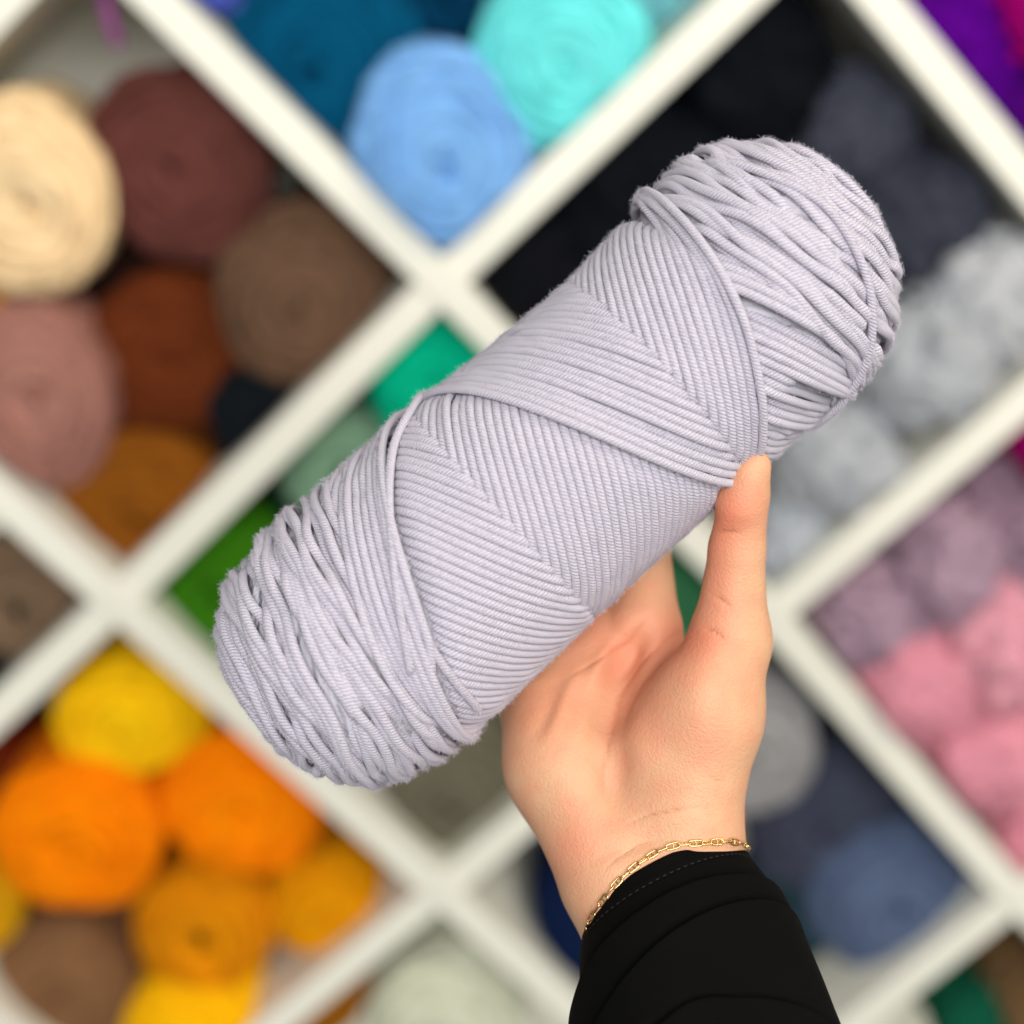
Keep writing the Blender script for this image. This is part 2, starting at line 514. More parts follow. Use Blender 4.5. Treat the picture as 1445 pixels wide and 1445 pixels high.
def yarn_ball(px, py, rx, ry, color, label, kind='cake', rec=0.0, rot=0.0, length=0.15, group='balls of yarn on the shelf', hole=1.0, squash=None, seed=[100]):
    seed[0] += 1
    sd = seed[0]
    r = np.random.default_rng(sd)
    ringd = rec + 0.030
    P, z = ray_at(px, py, ringd)
    k = z / FPX
    RX, RZ = rx * k, ry * k
    if kind != 'cake':
        RX, RZ = RX * 0.94, RZ * 0.94
    nu, nv = 56, 72
    # profile: s 0..1 from the middle of the front face over the rim to the back
    s = np.linspace(0, 1, nu)
    ang = s * math.pi
    pr = np.sin(ang) ** 0.72
    py_ = np.where(ang < math.pi / 2, -np.abs(np.cos(ang)) ** 0.9 * (0.034 if kind == 'cake' else 0.052), np.abs(np.cos(ang)) ** 0.8 * (length - 0.03))
    # dimple where the centre pulls out
    th = np.arange(nv) / nv * 2 * np.pi
    SS, TH = np.meshgrid(s, th, indexing='ij')
    PR = np.repeat(pr[:, None], nv, 1)
    Y = np.repeat(py_[:, None], nv, 1)
    hx0, hz0, ha = r.uniform(-0.12, 0.12), r.uniform(-0.16, 0.06), r.uniform(0, 3.14)
    gx, gz = PR * np.cos(TH) - hx0, PR * np.sin(TH) - hz0
    ca, sa = math.cos(ha), math.sin(ha)
    g1, g2 = gx * ca + gz * sa, -gx * sa + gz * ca
    if kind == 'cake':
        Y = Y + (SS < 0.5) * hole * (0.016 * np.exp(-(g1 / 0.13) ** 2 - (g2 / 0.06) ** 2) + 0.007 * np.exp(-((np.hypot(g1, g2 * 1.2) - 0.25) / 0.05) ** 2) * (0.5 + 0.5 * np.sin(TH * 2 + ha)))
    lob = 1 + 0.035 * np.sin(2 * TH + r.uniform(0, 6)) + 0.022 * np.sin(3 * TH + r.uniform(0, 6)) + 0.012 * np.sin(5 * TH + r.uniform(0, 6))
    X0 = PR * np.cos(TH) * RX * lob
    Z0_ = PR * np.sin(TH) * RZ * lob
    cr, sr = math.cos(rot), math.sin(rot)
    X = X0 * cr - Z0_ * sr
    Z = X0 * sr + Z0_ * cr
    front = (SS < 0.5)
    pts = np.stack([X, Y, Z], -1)
    R = (RX + RZ) / 2
    if kind == 'cake':
        n1 = Noise3(sd, 16 / R * 0.25)
        w = n1(pts)
        rip = np.sin(PR * 6.0 * 2 * np.pi + TH + w * 2.2)
        amp = 0.0030 * (0.5 + 0.5 * np.clip(n1(pts * 0.6 + 3), -1, 1))
        Y = Y + front * rip * amp * 1.3
        sc_ = 1 + 0.010 * np.sin(Y * 1300 + TH * 3 + w)
        lump = Noise3(sd + 500, 2.6 / R)(pts) * 0.0026 + Noise3(sd + 700, 13 / R, 24)(pts) * 0.0009
        nx, nz = np.cos(TH), np.sin(TH)
        X = X * sc_ + nx * lump
        Z = Z * sc_ + nz * lump
        Y = Y + lump * front * 0.8
    else:
        n1 = Noise3(sd, 8.5 / R, 26)
        n2 = Noise3(sd + 9, 17 / R, 26)
        dsp = np.abs(n1(pts)) * 0.0042 + n2(pts) * 0.0016 - 0.002
        X = X + np.cos(TH) * dsp * PR
        Z = Z + np.sin(TH) * dsp * PR
        Y = Y - dsp * front
    V = np.stack([X, Y, Z], -1).reshape(-1, 3) + P
    V = fit_cell(V, P)
    i = np.arange(nu - 1)[:, None]
    j = np.arange(nv)[None]
    f = np.stack([i * nv + j, i * nv + (j + 1) % nv, (i + 1) * nv + (j + 1) % nv, (i + 1) * nv + j], -1).reshape(-1, 4)
    mt = mat_wool('wool', color, 0.0 if kind == 'cake' else 1.0)
    o = mesh_obj('yarn_ball', V, f, mt, origin=P)
    tag(o, label, 'yarn ball', group)
    if kind == 'cake':
        # the outer wind of the ball, spiralling in over its front
        G = V.reshape(nu, nv, 3)
        for turns, a0, s0, s1 in ((4.2, r.uniform(0, 6), 0.47, 0.24), (3.4, r.uniform(0, 6), 0.33, 0.08)):
            m = int(turns * 30)
            x = np.linspace(0, 1, m)
            tt_ = (a0 + x * turns * 2 * np.pi) % (2 * np.pi)
            ss_ = s0 + (s1 - s0) * x + 0.018 * np.sin(tt_ * 2 + a0) + 0.012 * np.sin(x * 23 + a0)
            fi = np.clip(ss_, 0.02, 0.49) * (nu - 1)
            fj = tt_ / (2 * np.pi) * nv
            i0, j0 = fi.astype(int), fj.astype(int) % nv
            wa, wb_ = (fi - i0)[:, None], (fj - np.floor(fj))[:, None]
            j1 = (j0 + 1) % nv
            pth = (G[i0, j0] * (1 - wa) + G[i0 + 1, j0] * wa) * (1 - wb_) + (G[i0, j1] * (1 - wa) + G[i0 + 1, j1] * wa) * wb_
            v_, f_, uv_ = tube(pth - np.array([0, 0.0006, 0]), np.tile([0, -1.0, 0.02], (m, 1)), 0.0022, 6)
            mesh_obj('strand', v_, f_, mt, o, uvs=uv_)
    return o


G1, G2, G3 = 'smooth yarn cakes on the shelf', 'fluffy chenille balls on the shelf', 'yarn tucked deep in the cells'
BALLS = [
    # brown cell
    (48, 278, 118, 140, (236, 206, 160), 'cream yarn cake beside the maroon brown cake', 'cake', 0.0),
    (255, 228, 128, 142, (98, 56, 50), 'maroon brown yarn cake beside the cream cake', 'cake', 0.035),
    (428, 418, 124, 130, (104, 78, 60), 'taupe brown yarn cake in the corner of the brown cell', 'cake', 0.03),
    (250, 496, 126, 126, (100, 46, 20), 'rust brown yarn cake in the middle of the brown cell', 'cake', 0.06),
    (62, 552, 102, 130, (160, 112, 100), 'dusty rose brown yarn cake below the cream cake', 'cake', 0.01),
    (206, 712, 138, 122, (132, 76, 18), 'golden brown yarn cake in the bottom corner of the brown cell', 'cake', 0.035),
    (-45, 425, 62, 62, (206, 146, 50), 'mustard yarn cake half hidden under the cream cake', 'cake', 0.06),
    (388, 596, 86, 84, (20, 25, 30), 'black yarn cake in the gap beside the rust brown cake', 'cake', 0.035),
    (168, 372, 70, 70, (46, 26, 20), 'added dark umber yarn cake that darkens the gap between the cream and rust cakes', 'cake', 0.10),  # cakes added from here to the blue cell, dark in place of gap shade
    (336, 330, 66, 66, (40, 24, 20), 'added dark brown yarn cake that darkens the gap between the maroon and taupe cakes', 'cake', 0.10),
    (110, 640, 70, 70, (50, 28, 16), 'added dark brown yarn cake that darkens the gap behind the golden brown cake', 'cake', 0.11),
    (480, 300, 66, 66, (34, 22, 20), 'added near black brown yarn cake that darkens the gap above the taupe cake', 'cake', 0.11),
    # blue cell
    (455, 85, 148, 140, (0, 74, 108), 'deep teal blue yarn cake beside the light blue cake', 'cake', 0.03),
    (621, 216, 130, 146, (122, 172, 224), 'light blue yarn cake in the bottom corner of its cell', 'cake', -0.012),
    (792, 86, 130, 128, (106, 218, 218), 'bright turquoise yarn cake leaning on the sloping board', 'cake', 0.0),
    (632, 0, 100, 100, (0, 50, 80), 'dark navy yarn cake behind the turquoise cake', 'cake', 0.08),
    (292, -36, 62, 56, (72, 88, 176), 'periwinkle yarn cake above the deep teal blue cake', 'cake', 0.03),
    (958, -14, 72, 72, (112, 176, 184), 'pale teal yarn cake behind the turquoise cake at the board', 'cake', 0.06),
    # black and grey cell
    (905, 290, 150, 150, (7, 9, 14), 'black chenille ball behind the lavender skein', 'fluff', 0.04),
    (752, 402, 100, 96, (8, 9, 13), 'small black chenille ball in the lowest corner beside the white crossing', 'fluff', 0.03),
    (1062, 96, 120, 124, (8, 10, 15), 'black chenille ball in the top corner of its cell', 'fluff', 0.05),
    (1196, 186, 96, 100, (50, 52, 62), 'charcoal chenille ball under the black one', 'fluff', 0.05),
    (1290, 300, 104, 100, (44, 46, 56), 'charcoal chenille ball against the light grey balls', 'fluff', 0.04),
    (1392, 422, 112, 104, (178, 180, 184), 'light grey chenille ball beside the charcoal balls', 'fluff', 0.02),
    (1296, 512, 100, 96, (172, 175, 180), 'light grey chenille ball next to the end of the skein', 'fluff', 0.01),
    (1176, 640, 98, 92, (172, 175, 180), 'grey chenille ball beside the thumb', 'fluff', 0.02),
    (1108, 742, 70, 74, (176, 181, 188), 'small grey chenille ball at the bottom of its cell', 'fluff', 0.03),
    (1020, 560, 130, 120, (120, 124, 130), 'grey chenille ball hidden behind the skein', 'fluff', 0.06),
    # purple cell
    (1352, 62, 112, 122, (84, 0, 130), 'vivid purple chenille ball beside the magenta one', 'fluff', 0.03),
    (1462, 190, 98, 112, (78, 2, 118), 'vivid purple chenille ball below the magenta one', 'fluff', 0.02),
    (1468, 8, 74, 84, (176, 0, 120), 'magenta chenille ball between the purple balls', 'fluff', 0.0),
    # mauve and pink cell
    (1212, 858, 84, 80, (160, 134, 150), 'mauve chenille ball in the corner of the pink cell', 'fluff', 0.02),
    (1330, 790, 82, 92, (160, 134, 150), 'mauve chenille ball resting on the pink balls', 'fluff', 0.02),
    (1408, 690, 84, 84, (140, 114, 130), 'darker mauve chenille ball under the sloping board', 'fluff', 0.06),
    (1462, 780, 66, 76, (162, 136, 154), 'mauve chenille ball beside the darker mauve one', 'fluff', 0.03),
    (1470, 618, 58, 54, (150, 0, 96), 'dark magenta chenille ball above the mauve balls', 'fluff', 0.03),
    (1288, 952, 104, 92, (255, 168, 186), 'pink chenille ball below the mauve balls', 'fluff', 0.01),
    (1420, 900, 98, 96, (255, 178, 194), 'pale pink chenille ball beside the mauve balls', 'fluff', 0.0),
    (1400, 1050, 108, 92, (255, 168, 186), 'pink chenille ball at the foot of the pink cell', 'fluff', 0.01),
    (1470, 1172, 84, 84, (255, 166, 184), 'pink chenille ball in the lowest corner of its cell', 'fluff', 0.02),
    # grey and navy cell
    (1052, 1042, 100, 106, (152, 150, 150), 'light grey yarn cake behind the wrist', 'cake', 0.02),
    (1158, 1142, 112, 114, (66, 70, 86), 'slate grey yarn cake beside the light grey cake', 'cake', 0.055),
    (1258, 1264, 124, 116, (84, 98, 126), 'steel blue yarn cake beside the slate cake', 'cake', 0.03),
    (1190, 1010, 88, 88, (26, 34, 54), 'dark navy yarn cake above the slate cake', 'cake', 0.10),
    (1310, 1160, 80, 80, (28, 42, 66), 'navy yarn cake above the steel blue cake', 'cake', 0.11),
    (846, 1290, 92, 128, (12, 28, 62), 'midnight blue yarn cake beside the black cuff', 'cake', 0.02),
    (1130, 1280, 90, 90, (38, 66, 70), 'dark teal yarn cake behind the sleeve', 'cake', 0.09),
    # green cell
    (612, 536, 96, 92, (0, 172, 132), 'emerald green yarn cake in the top corner of its cell', 'cake', 0.02),
    (486, 650, 86, 82, (126, 160, 132), 'sage green yarn cake under the sloping board', 'cake', 0.05),
    (330, 845, 104, 120, (52, 110, 14), 'grass green yarn cake beside the lower end of the skein', 'cake', 0.03),
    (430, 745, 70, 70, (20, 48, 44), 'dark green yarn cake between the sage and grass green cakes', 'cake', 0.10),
    (642, 1110, 118, 116, (102, 98, 82), 'khaki grey yarn cake below the skein', 'cake', 0.03),
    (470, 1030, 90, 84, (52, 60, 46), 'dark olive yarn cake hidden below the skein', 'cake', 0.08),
    (948, 862, 90, 96, (54, 112, 74), 'forest green yarn cake between thumb and finger', 'cake', 0.04),
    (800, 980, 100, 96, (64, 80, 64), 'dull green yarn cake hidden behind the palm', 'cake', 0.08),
    # orange cell
    (182, 1004, 106, 92, (255, 204, 14), 'bright yellow yarn cake in the top corner of the orange cell', 'cake', 0.02),
    (116, 1172, 116, 116, (255, 138, 0), 'bright orange yarn cake resting on the taupe cake', 'cake', -0.01),
    (342, 1128, 116, 106, (255, 140, 0), 'bright orange yarn cake touching the white board', 'cake', 0.015),
    (290, 1300, 92, 96, (214, 134, 6), 'ochre yarn cake under the orange cakes', 'cake', 0.02),
    (468, 1272, 92, 80, (220, 146, 4), 'ochre yarn cake in the corner of the orange cell by the crossing boards', 'cake', 0.03),
    (92, 1382, 108, 104, (128, 92, 62), 'taupe yarn cake under the bright orange cake', 'cake', 0.03),
    (282, 1456, 108, 84, (254, 192, 8), 'golden yellow yarn cake below the ochre cake', 'cake', 0.0),
    (-28, 1268, 60, 66, (216, 160, 16), 'mustard yellow yarn cake at the outer side of the bright orange cake', 'cake', 0.03),
    (432, 1392, 86, 80, (150, 92, 16), 'dark ochre yarn cake in the gap by the board', 'cake', 0.05),
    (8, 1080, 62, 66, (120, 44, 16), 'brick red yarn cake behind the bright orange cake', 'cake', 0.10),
    # remaining cells
    (34, 842, 88, 84, (118, 96, 76), 'grey brown yarn cake in the cell below the dusty rose cake', 'cake', 0.03),
    (-14, 962, 58, 60, (16, 20, 24), 'black yarn cake below the grey brown one', 'cake', 0.02),
    (630, 1428, 122, 108, (206, 208, 186), 'pale sage yarn cake below the crossing of white boards', 'cake', 0.02),
    (1372, 1440, 66, 56, (16, 84, 62), 'bottle green yarn cake below the sloping board', 'cake', 0.03),
    (1444, 1402, 50, 46, (120, 92, 62), 'tan yarn ball beside the bottle green cake', 'fluff', 0.03),
    (1462, 1468, 50, 46, (110, 20, 36), 'wine red yarn ball below the tan one', 'fluff', 0.02),
]
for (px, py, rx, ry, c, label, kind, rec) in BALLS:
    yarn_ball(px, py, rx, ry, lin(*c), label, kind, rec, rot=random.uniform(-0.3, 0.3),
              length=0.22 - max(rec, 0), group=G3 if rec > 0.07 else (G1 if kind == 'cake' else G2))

# mauve yarn tail hanging in the empty corner of the brown cell
pp = np.array([ray_at(x, y, w)[0] for x, y, w in ((138, -40, .05), (146, -10, .045), (153, 18, .04), (160, 44, .04), (167, 62, .045))])
v, f, uv = tube(pp, np.tile([0, -1.0, 0], (len(pp), 1)), 0.0042, 8)
tag(mesh_obj('yarn_tail', v, f, mat_wool('mauve_tail', lin(150, 80, 140)), uvs=uv),
    'short mauve tail of yarn hanging above the maroon brown cake', 'yarn')

# ------------------------------------------------------------------ the lavender skein
TA = math.radians(42)
tv = np.array([math.cos(TA), -math.sin(TA)])
nv_ = np.array([math.sin(TA), math.cos(TA)])
SR = 5.9                                                  # strand radius, hand-space units
prof = np.array([(-415, 0), (-412, 30), (-404, 62), (-394, 92), (-376, 132), (-352, 160), (-318, 184), (-265, 198), (-216, 203), (-150, 202), (-60, 199),
                 (50, 195), (150, 191), (250, 188), (330, 188), (420, 193), (480, 199), (530, 202), (575, 196), (612, 182), (640, 163), (668, 134), (689, 100), (702, 55), (706, 25), (707, 0)], float)
cl = np.concatenate([[0], np.cumsum(np.linalg.norm(np.diff(prof, axis=0), axis=1))])
UU = np.arange(0, cl[-1], 2.5)
PT = gauss(np.interp(UU, cl, prof[:, 0]), 6)
PRr = gauss(np.interp(UU, cl, prof[:, 1]), 6)
UMAX = UU[-1]
dT, dR = np.gradient(PT), np.gradient(PRr)
dl = np.hypot(dT, dR)
NT, NR = -dR / dl, dT / dl                                # outward normal of the meridian
NT, NR = np.where(NR < -1, NT, NT), NR
u_at = lambda t: np.interp(t, PT[20:-20], UU[20:-20])
UZ = u_at(0.0)
nU, nTh = len(UU), 500
Hm = np.zeros((nU, nTh))
KA = 283 / math.pi                                        # axial advance per radian
BLq, BRq = -140.0, 430.0
sS = lambda q: (q - 165) / KA - 0.419
thT0 = sS(328) - (430 - 328) / KA
dlt = 0.141
TR_ = (thT0 - sS(430)) % (2 * math.pi)
thTend = thT0 + (BRq - BLq) / KA
TL_ = (sS(BLq) + dlt - thTend) % (2 * math.pi)
NPER = 91
arcL = (UZ + BLq) - 30
arcR = (UMAX - UZ - BRq) - 30
step = 3.0 / 200


def turn(th_len, A, skew, n):
    x = np.linspace(0, 1, n)
    x2 = np.clip(x + skew * x * (1 - x), 0, 1)
    base = th_len * KA / 4
    return x * th_len, base * 4 * x2 * (1 - x2) + (A - base) * 16 * x2 ** 2 * (1 - x2) ** 2


def period(p):
    """one wind there and back: q (along the meridian) and theta (round the skein)"""
    s = (p - NPER + 1) * dlt
    last = p == NPER - 1
    qs, ts = [], []
    q = np.linspace(BLq, BRq, int((BRq - BLq) / KA / step))
    qs.append(q); ts.append(sS(q) + s)
    # the turning point creeps in and out from wind to wind
    age = NPER - 1 - p
    aR = float(np.interp(age, (0, 5, 10, 15, 33, 44, 99), (52, 62, 80, 112, 116, 104, 104))) + rng.uniform(-9, 9)
    aL = float(np.interp(age, (0, 4, 11, 17, 44, 99), (62, 68, 74, 70, 66, 66))) + rng.uniform(-8, 8)
    th, h = turn(TR_, aR, rng.uniform(-0.04, 0.04), int(TR_ / step))
    qs.append(BRq + h[1:-1]); ts.append(sS(BRq) + s + th[1:-1])
    q = np.linspace(BRq, BLq, int((BRq - BLq) / KA / step))
    qs.append(q); ts.append(sS(BRq) + s + TR_ + (BRq - q) / KA)
    if not last:
        th, h = turn(TL_, aL, rng.uniform(-0.04, 0.04), int(TL_ / step))
        qs.append(BLq - h[1:-1]); ts.append(sS(BRq) + s + TR_ + (BRq - BLq) / KA + th[1:-1])
        # run on into the next wind so that no cut end shows
        q = np.linspace(BLq, BLq + 45, 34)[1:]
        qs.append(q); ts.append(sS(BRq) + s + TR_ + (BRq - BLq) / KA + TL_ + (q - BLq) / KA)
    else:
        x = np.linspace(0, 1, 20)[1:]
        qs.append(BLq - 30 * x); ts.append(sS(BRq) + s + TR_ + (BRq - BLq) / KA + 0.22 * x)
    q = np.concatenate(qs)
    t = np.concatenate(ts)
    n = len(q)
    # lateral wander of a hand-tight wind
    x = np.arange(n) * 0.02
    wob = sum(a * np.sin(f * x + rng.uniform(0, 6.28)) for a, f in ((1.0, .55), (0.7, 1.3), (0.45, 2.9)))
    e_ = np.clip(np.minimum(np.arange(n), n - 1 - np.arange(n)) / 60, 0, 1)
    return q + wob * 0.34 * e_, t


def cell_idx(u, th):
    return np.clip((u / 2.5).round().astype(int), 0, nU - 1), ((th % (2 * np.pi)) / (2 * np.pi) * nTh).astype(int) % nTh


def end_wrap(side, q0, tilt):
    """a wrap round one rounded end, nearly square to the axis, its ends tucked away behind"""
    th = np.linspace(-math.pi - 0.5, math.pi + 0.5, int((2 * math.pi + 1) / step))
    tilt = min(tilt, 30 + 0.6 * max(0.0, (arcL - BLq if side < 0 else arcR + BRq) - abs(q0) - 20))
    q = q0 + side * tilt * np.sin(th + rng.uniform(-0.2, 0.2)) + 6 * th / math.pi
    x = np.arange(len(q)) * 0.02
    wob = sum(a * np.sin(f * x + rng.uniform(0, 6.28)) for a, f in ((1.8, .6), (2.0, 1.7), (2.6, 3.5), (2.6, 6.0)))
    return q + wob, th


jobs = [('wind', p) for p in range(NPER)]
under, upper = [], []
for lay in range(4):
    s_l, s_r = (-96, 395) if lay < 2 else (-164 - 6 * lay, 490 + 6 * lay)
    wl = [(-1, q) for q in np.arange(s_l, -(arcL - BLq) + 40, -10.2)] + [(1, q) for q in np.arange(s_r, arcR + BRq - 40, 10.2)]
    if lay < 2:
        rng.shuffle(wl)
    elif lay == 3:
        wl = wl[::-1]
    for n_, (sd_, q_) in enumerate(wl):
        tl = 34 + 9 * math.sin(n_ * 0.55 + lay) + rng.uniform(-5, 5)
        (under if lay < 2 else upper).append(('wrap', (sd_, q_ + rng.uniform(-2, 2), tl * (1.5 if sd_ < 0 else 1.0))))
winds = []
offs = np.linspace(-1, 1, 9)
LASTW = NPER - 1
# the final few winds go on after the ends have been wrapped
jobs = under + jobs[:NPER - 7] + upper + jobs[NPER - 7:]
for kind_, arg in jobs:
    q, th = period(arg) if kind_ == 'wind' else end_wrap(*arg)
    u = np.clip(UZ + q, 12, UMAX - 12)
    r = np.maximum(np.interp(u, UU, PRr), 18)
    ends = np.clip(np.maximum(BLq - 10 - q, q - BRq - 10) / 150, 0, 1)
    R = SR * (1 + 0.12 * ends)
    c = np.zeros(len(q))
    n = len(q)
    CH = int(2.0 / step)
    for s0 in range(0, n, CH):
        sl = slice(s0, min(n, s0 + CH))
        uu, tt, rr, Rr = u[sl], th[sl], r[sl], R[sl]
        if len(uu) < 3:
            c[sl] = c[s0 - 1]
            continue
        du, dt = np.gradient(uu), np.gradient(tt) * rr
        ln = np.hypot(du, dt) + 1e-9
        pu, pt = -dt / ln, du / ln
        best = np.zeros(len(uu))
        for o in offs:
            ru, rt = cell_idx(uu + pu * o * Rr * 0.92, tt + pt * o * Rr * 0.92 / rr)
            best = np.maximum(best, Hm[ru, rt] + 0.9 * Rr * math.sqrt(max(0, 1 - o * o)))
        cs = gauss(best, 7) if len(best) > 45 else best
        cs = np.maximum(cs, best - 2.2)
        cs = gauss(cs, 2.5) if len(cs) > 20 else cs
        c[sl] = cs
        if kind_ == 'wind' and arg != LASTW:
            keep = np.arange(s0, s0 + len(uu)) < n - 34
            uu, tt, rr, Rr, pu, pt, cs = (a_[keep] for a_ in (uu, tt, rr, Rr, pu, pt, cs))
        for o in np.linspace(-1, 1, 13):
            ru, rt = cell_idx(uu + pu * o * Rr, tt + pt * o * Rr / rr)
            np.maximum.at(Hm, (ru, rt), cs + 0.86 * Rr * math.sqrt(max(0, 1 - o * o)))
    c = gauss(c, 3)
    winds.append((u, th, c, R, kind_ == 'wind' and arg == LASTW, kind_ == 'wrap'))
# press the winding to the tight outline: the outer layer lies on the profile
ref = np.pad(Hm, ((0, 0), (60, 60)), mode='wrap')
ref = gauss(gauss(ref, 5.5, 0), 6, 1)[:, 60:-60]


def ref_at(u, th):
    fu = np.clip(u / 2.5, 0, nU - 1.001)
    ft = (th % (2 * np.pi)) / (2 * np.pi) * nTh - 0.5
    i0 = fu.astype(int)
    j0 = np.floor(ft).astype(int)
    a, b = fu - i0, ft - j0
    g = lambda i, j: ref[np.minimum(i, nU - 1), j % nTh]
    return (g(i0, j0) * (1 - a) + g(i0 + 1, j0) * a) * (1 - b) + (g(i0, j0 + 1) * (1 - a) + g(i0 + 1, j0 + 1) * a) * b


def skein_pt(u, th, depth):
    """point at 'depth' below the outline surface"""
    t, r = np.interp(u, UU, PT), np.interp(u, UU, PRr)
    nt, nr = np.interp(u, UU, NT), np.interp(u, UU, NR)
    t = t - nt * depth
    r = np.maximum(r - nr * depth, 2)
    nc = 1013 + 7 * np.exp(-((t - 300) / 150) ** 2)
    n = nc + r * np.sin(th)
    d = -r * np.cos(th)
    x = t * tv[0] + n * nv_[0] - 722.5
    y = t * tv[1] + n * nv_[1] - 722.5
    return np.stack([x, y, d], -1)


def skein_nrm(u, th):
    nt, nr = np.interp(u, UU, NT), np.interp(u, UU, NR)
    x = nt * tv[0] + nr * np.sin(th) * nv_[0]
    y = nt * tv[1] + nr * np.sin(th) * nv_[1]
    return np.stack([x, y, -nr * np.cos(th)], -1)


CAPH = 40.0
sk_base = loc2w(skein_pt(np.array([u_at(146.0)]), np.array([math.pi / 2 + 0.1]), 0))[0]
skein = empty('yarn_skein', sk_base)
tag(skein, 'large lavender grey skein of plied yarn held up in the hand', 'yarn skein')


fz_p, fz_n, fz_t = [], [], []
for u, th, c, R, is_last, is_wrap in winds:
    idx = np.unique(np.append(np.arange(0, len(u), 3), len(u) - 1))
    h = c - ref_at(u, th)
    h = np.where(h > 0, 4.0 * np.tanh(h * 0.34 / 4.0), h * 0.38) if is_wrap else np.where(h > 0, 6 * np.tanh(h * 0.45 / 6), h * 0.55)
    if not is_last:
        e_ = np.clip(np.minimum(np.arange(len(h)), len(h) - 1 - np.arange(len(h))) / (30 if is_wrap else 18), 0, 1)
        h = h - (1 - e_) * 13
    if is_last:
        h = h + 2.5
        h[-22:] -= np.linspace(0, 9, 22)
    depth = np.clip(2.5 - h, -14, 34)
    P3 = skein_pt(u[idx], th[idx], depth[idx])
    Nn = skein_nrm(u[idx], th[idx])
    W = loc2w(P3)
    NW = dir2w(Nn)
    v, f, uv = tube(W, NW, R[idx] * S * (1.18 if is_wrap else 1.08), 8, 0.76 if is_wrap else 0.9)
    uv[:, 0] += rng.uniform(0, 1)
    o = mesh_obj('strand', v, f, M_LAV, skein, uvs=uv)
    top = depth[idx] < 12
    k = np.where(top)[0]
    fz_p.append(W[k]); fz_n.append(NW[k]); fz_t.append(np.gradient(W, axis=0)[k])

# solid heart of the skein below the strands
uu = np.linspace(4, UMAX - 4, 120)
tt = np.arange(96) / 96 * 2 * np.pi
A, B = np.meshgrid(uu, tt, indexing='ij')
v = loc2w(skein_pt(A.ravel(), B.ravel(), np.interp(A.ravel(), (0, UZ - 200, UZ - 120, UZ + 440, UZ + 540, UMAX), (10, 10, 16, 16, 10, 10))))
i = np.arange(119)[:, None]
j = np.arange(96)[None]
f = np.stack([i * 96 + j, (i + 1) * 96 + j, (i + 1) * 96 + (j + 1) % 96, i * 96 + (j + 1) % 96], -1).reshape(-1, 4)
mesh_obj('inner_winding', v, f, M_CORE, skein)


def extra_strand(pts, lift, ends=3.0):
    """a slack strand lying over the winding; pts are (t, theta in degrees)"""
    pts = np.array(pts, float)
    m = np.linspace(0, len(pts) - 1, 160)
    # Catmull-Rom through the points
    a = np.vstack([2 * pts[0] - pts[1], pts, 2 * pts[-1] - pts[-2]])
    k = np.minimum(m.astype(int), len(pts) - 2)
    x = (m - k)[:, None]
    p0, p1, p2, p3 = a[k], a[k + 1], a[k + 2], a[k + 3]
    c = 0.5 * (2 * p1 + (p2 - p0) * x + (2 * p0 - 5 * p1 + 4 * p2 - p3) * x ** 2 + (3 * p1 - p0 - 3 * p2 + p3) * x ** 3)
    u = u_at(c[:, 0])
    th = np.radians(c[:, 1])
    w = np.clip(np.minimum(np.arange(160), 159 - np.arange(160)) / 14, 0, 1)
    dep = -lift * w + (1 - w) * ends * 3
    W = loc2w(skein_pt(u, th, dep))
    NW = dir2w(skein_nrm(u, th))
    v, f, uv = tube(W, NW, SR * S * 1.04, 8, 0.97)
    fz_p.append(W); fz_n.append(NW); fz_t.append(np.gradient(W, axis=0))
    return mesh_obj('slack_strand', v, f, M_LAV, skein, uvs=uv)


# loose strands seen on the front of the skein
extra_strand([(95, -112), (57, -78), (-2, -56), (-45, -38), (-92, -18), (-141, 2), (-172, 16), (-190, 24)], 4.5)
extra_strand([(20, -100), (-20, -62), (-75, -30), (-112, -8), (-138, 14), (-150, 34), (-156, 52), (-160, 66)], 1.5)
extra_strand([(556, -66), (598, -30), (622, -4), (606, 26), (570, 48), (524, 66), (470, 84), (430, 100)], 4.5)

# fibres standing off the strands
FP, FN, FT = np.vstack(fz_p), np.vstack(fz_n), np.vstack(fz_t)
FT /= np.linalg.norm(FT, axis=1, keepdims=True) + 1e-12
nf = 110000
k = rng.integers(0, len(FP), nf)
FB = np.cross(FT[k], FN[k])
an = rng.normal(0, 0.75, nf)[:, None]
outd = np.cos(an) * FN[k] + np.sin(an) * FB
root = FP[k] + outd * SR * S * 0.96 + FT[k] * rng.uniform(-1, 1, (nf, 1)) * 4 * S
ld = outd * rng.uniform(0.3, 1.0, (nf, 1)) + FT[k] * rng.normal(0, 1.0, (nf, 1)) + FB * rng.normal(0, 0.6, (nf, 1))
ld /= np.linalg.norm(ld, axis=1, keepdims=True)
ln = rng.uniform(2.0, 9.0, (nf, 1)) * S
sd = np.cross(ld, rng.normal(size=(nf, 3)))
sd /= np.linalg.norm(sd, axis=1, keepdims=True)
wd = 0.19 * S
bend = root + ld * ln * 0.55 + outd * ln * 0.12
tip = root + ld * ln - outd * ln * 0.05
v = np.stack([root - sd * wd, root + sd * wd, bend + sd * wd * 0.8, bend - sd * wd * 0.8, tip + sd * wd * .3, tip - sd * wd * .3], 1).reshape(-1, 3)
b0 = np.arange(nf)[:, None] * 6
f = np.concatenate([b0 + np.array([0, 1, 2, 3]), b0 + np.array([3, 2, 4, 5])])
tag(mesh_obj('fuzz', v, f, M_LAV, skein, smooth=False), kind='stuff')


# ------------------------------------------------------------------ hand, one continuous surface from a smooth distance field
def J(px, py, d):
    k = 1 + d * S / DH
    return np.array([(px - 722.5) * k, (py - 722.5) * k, d])


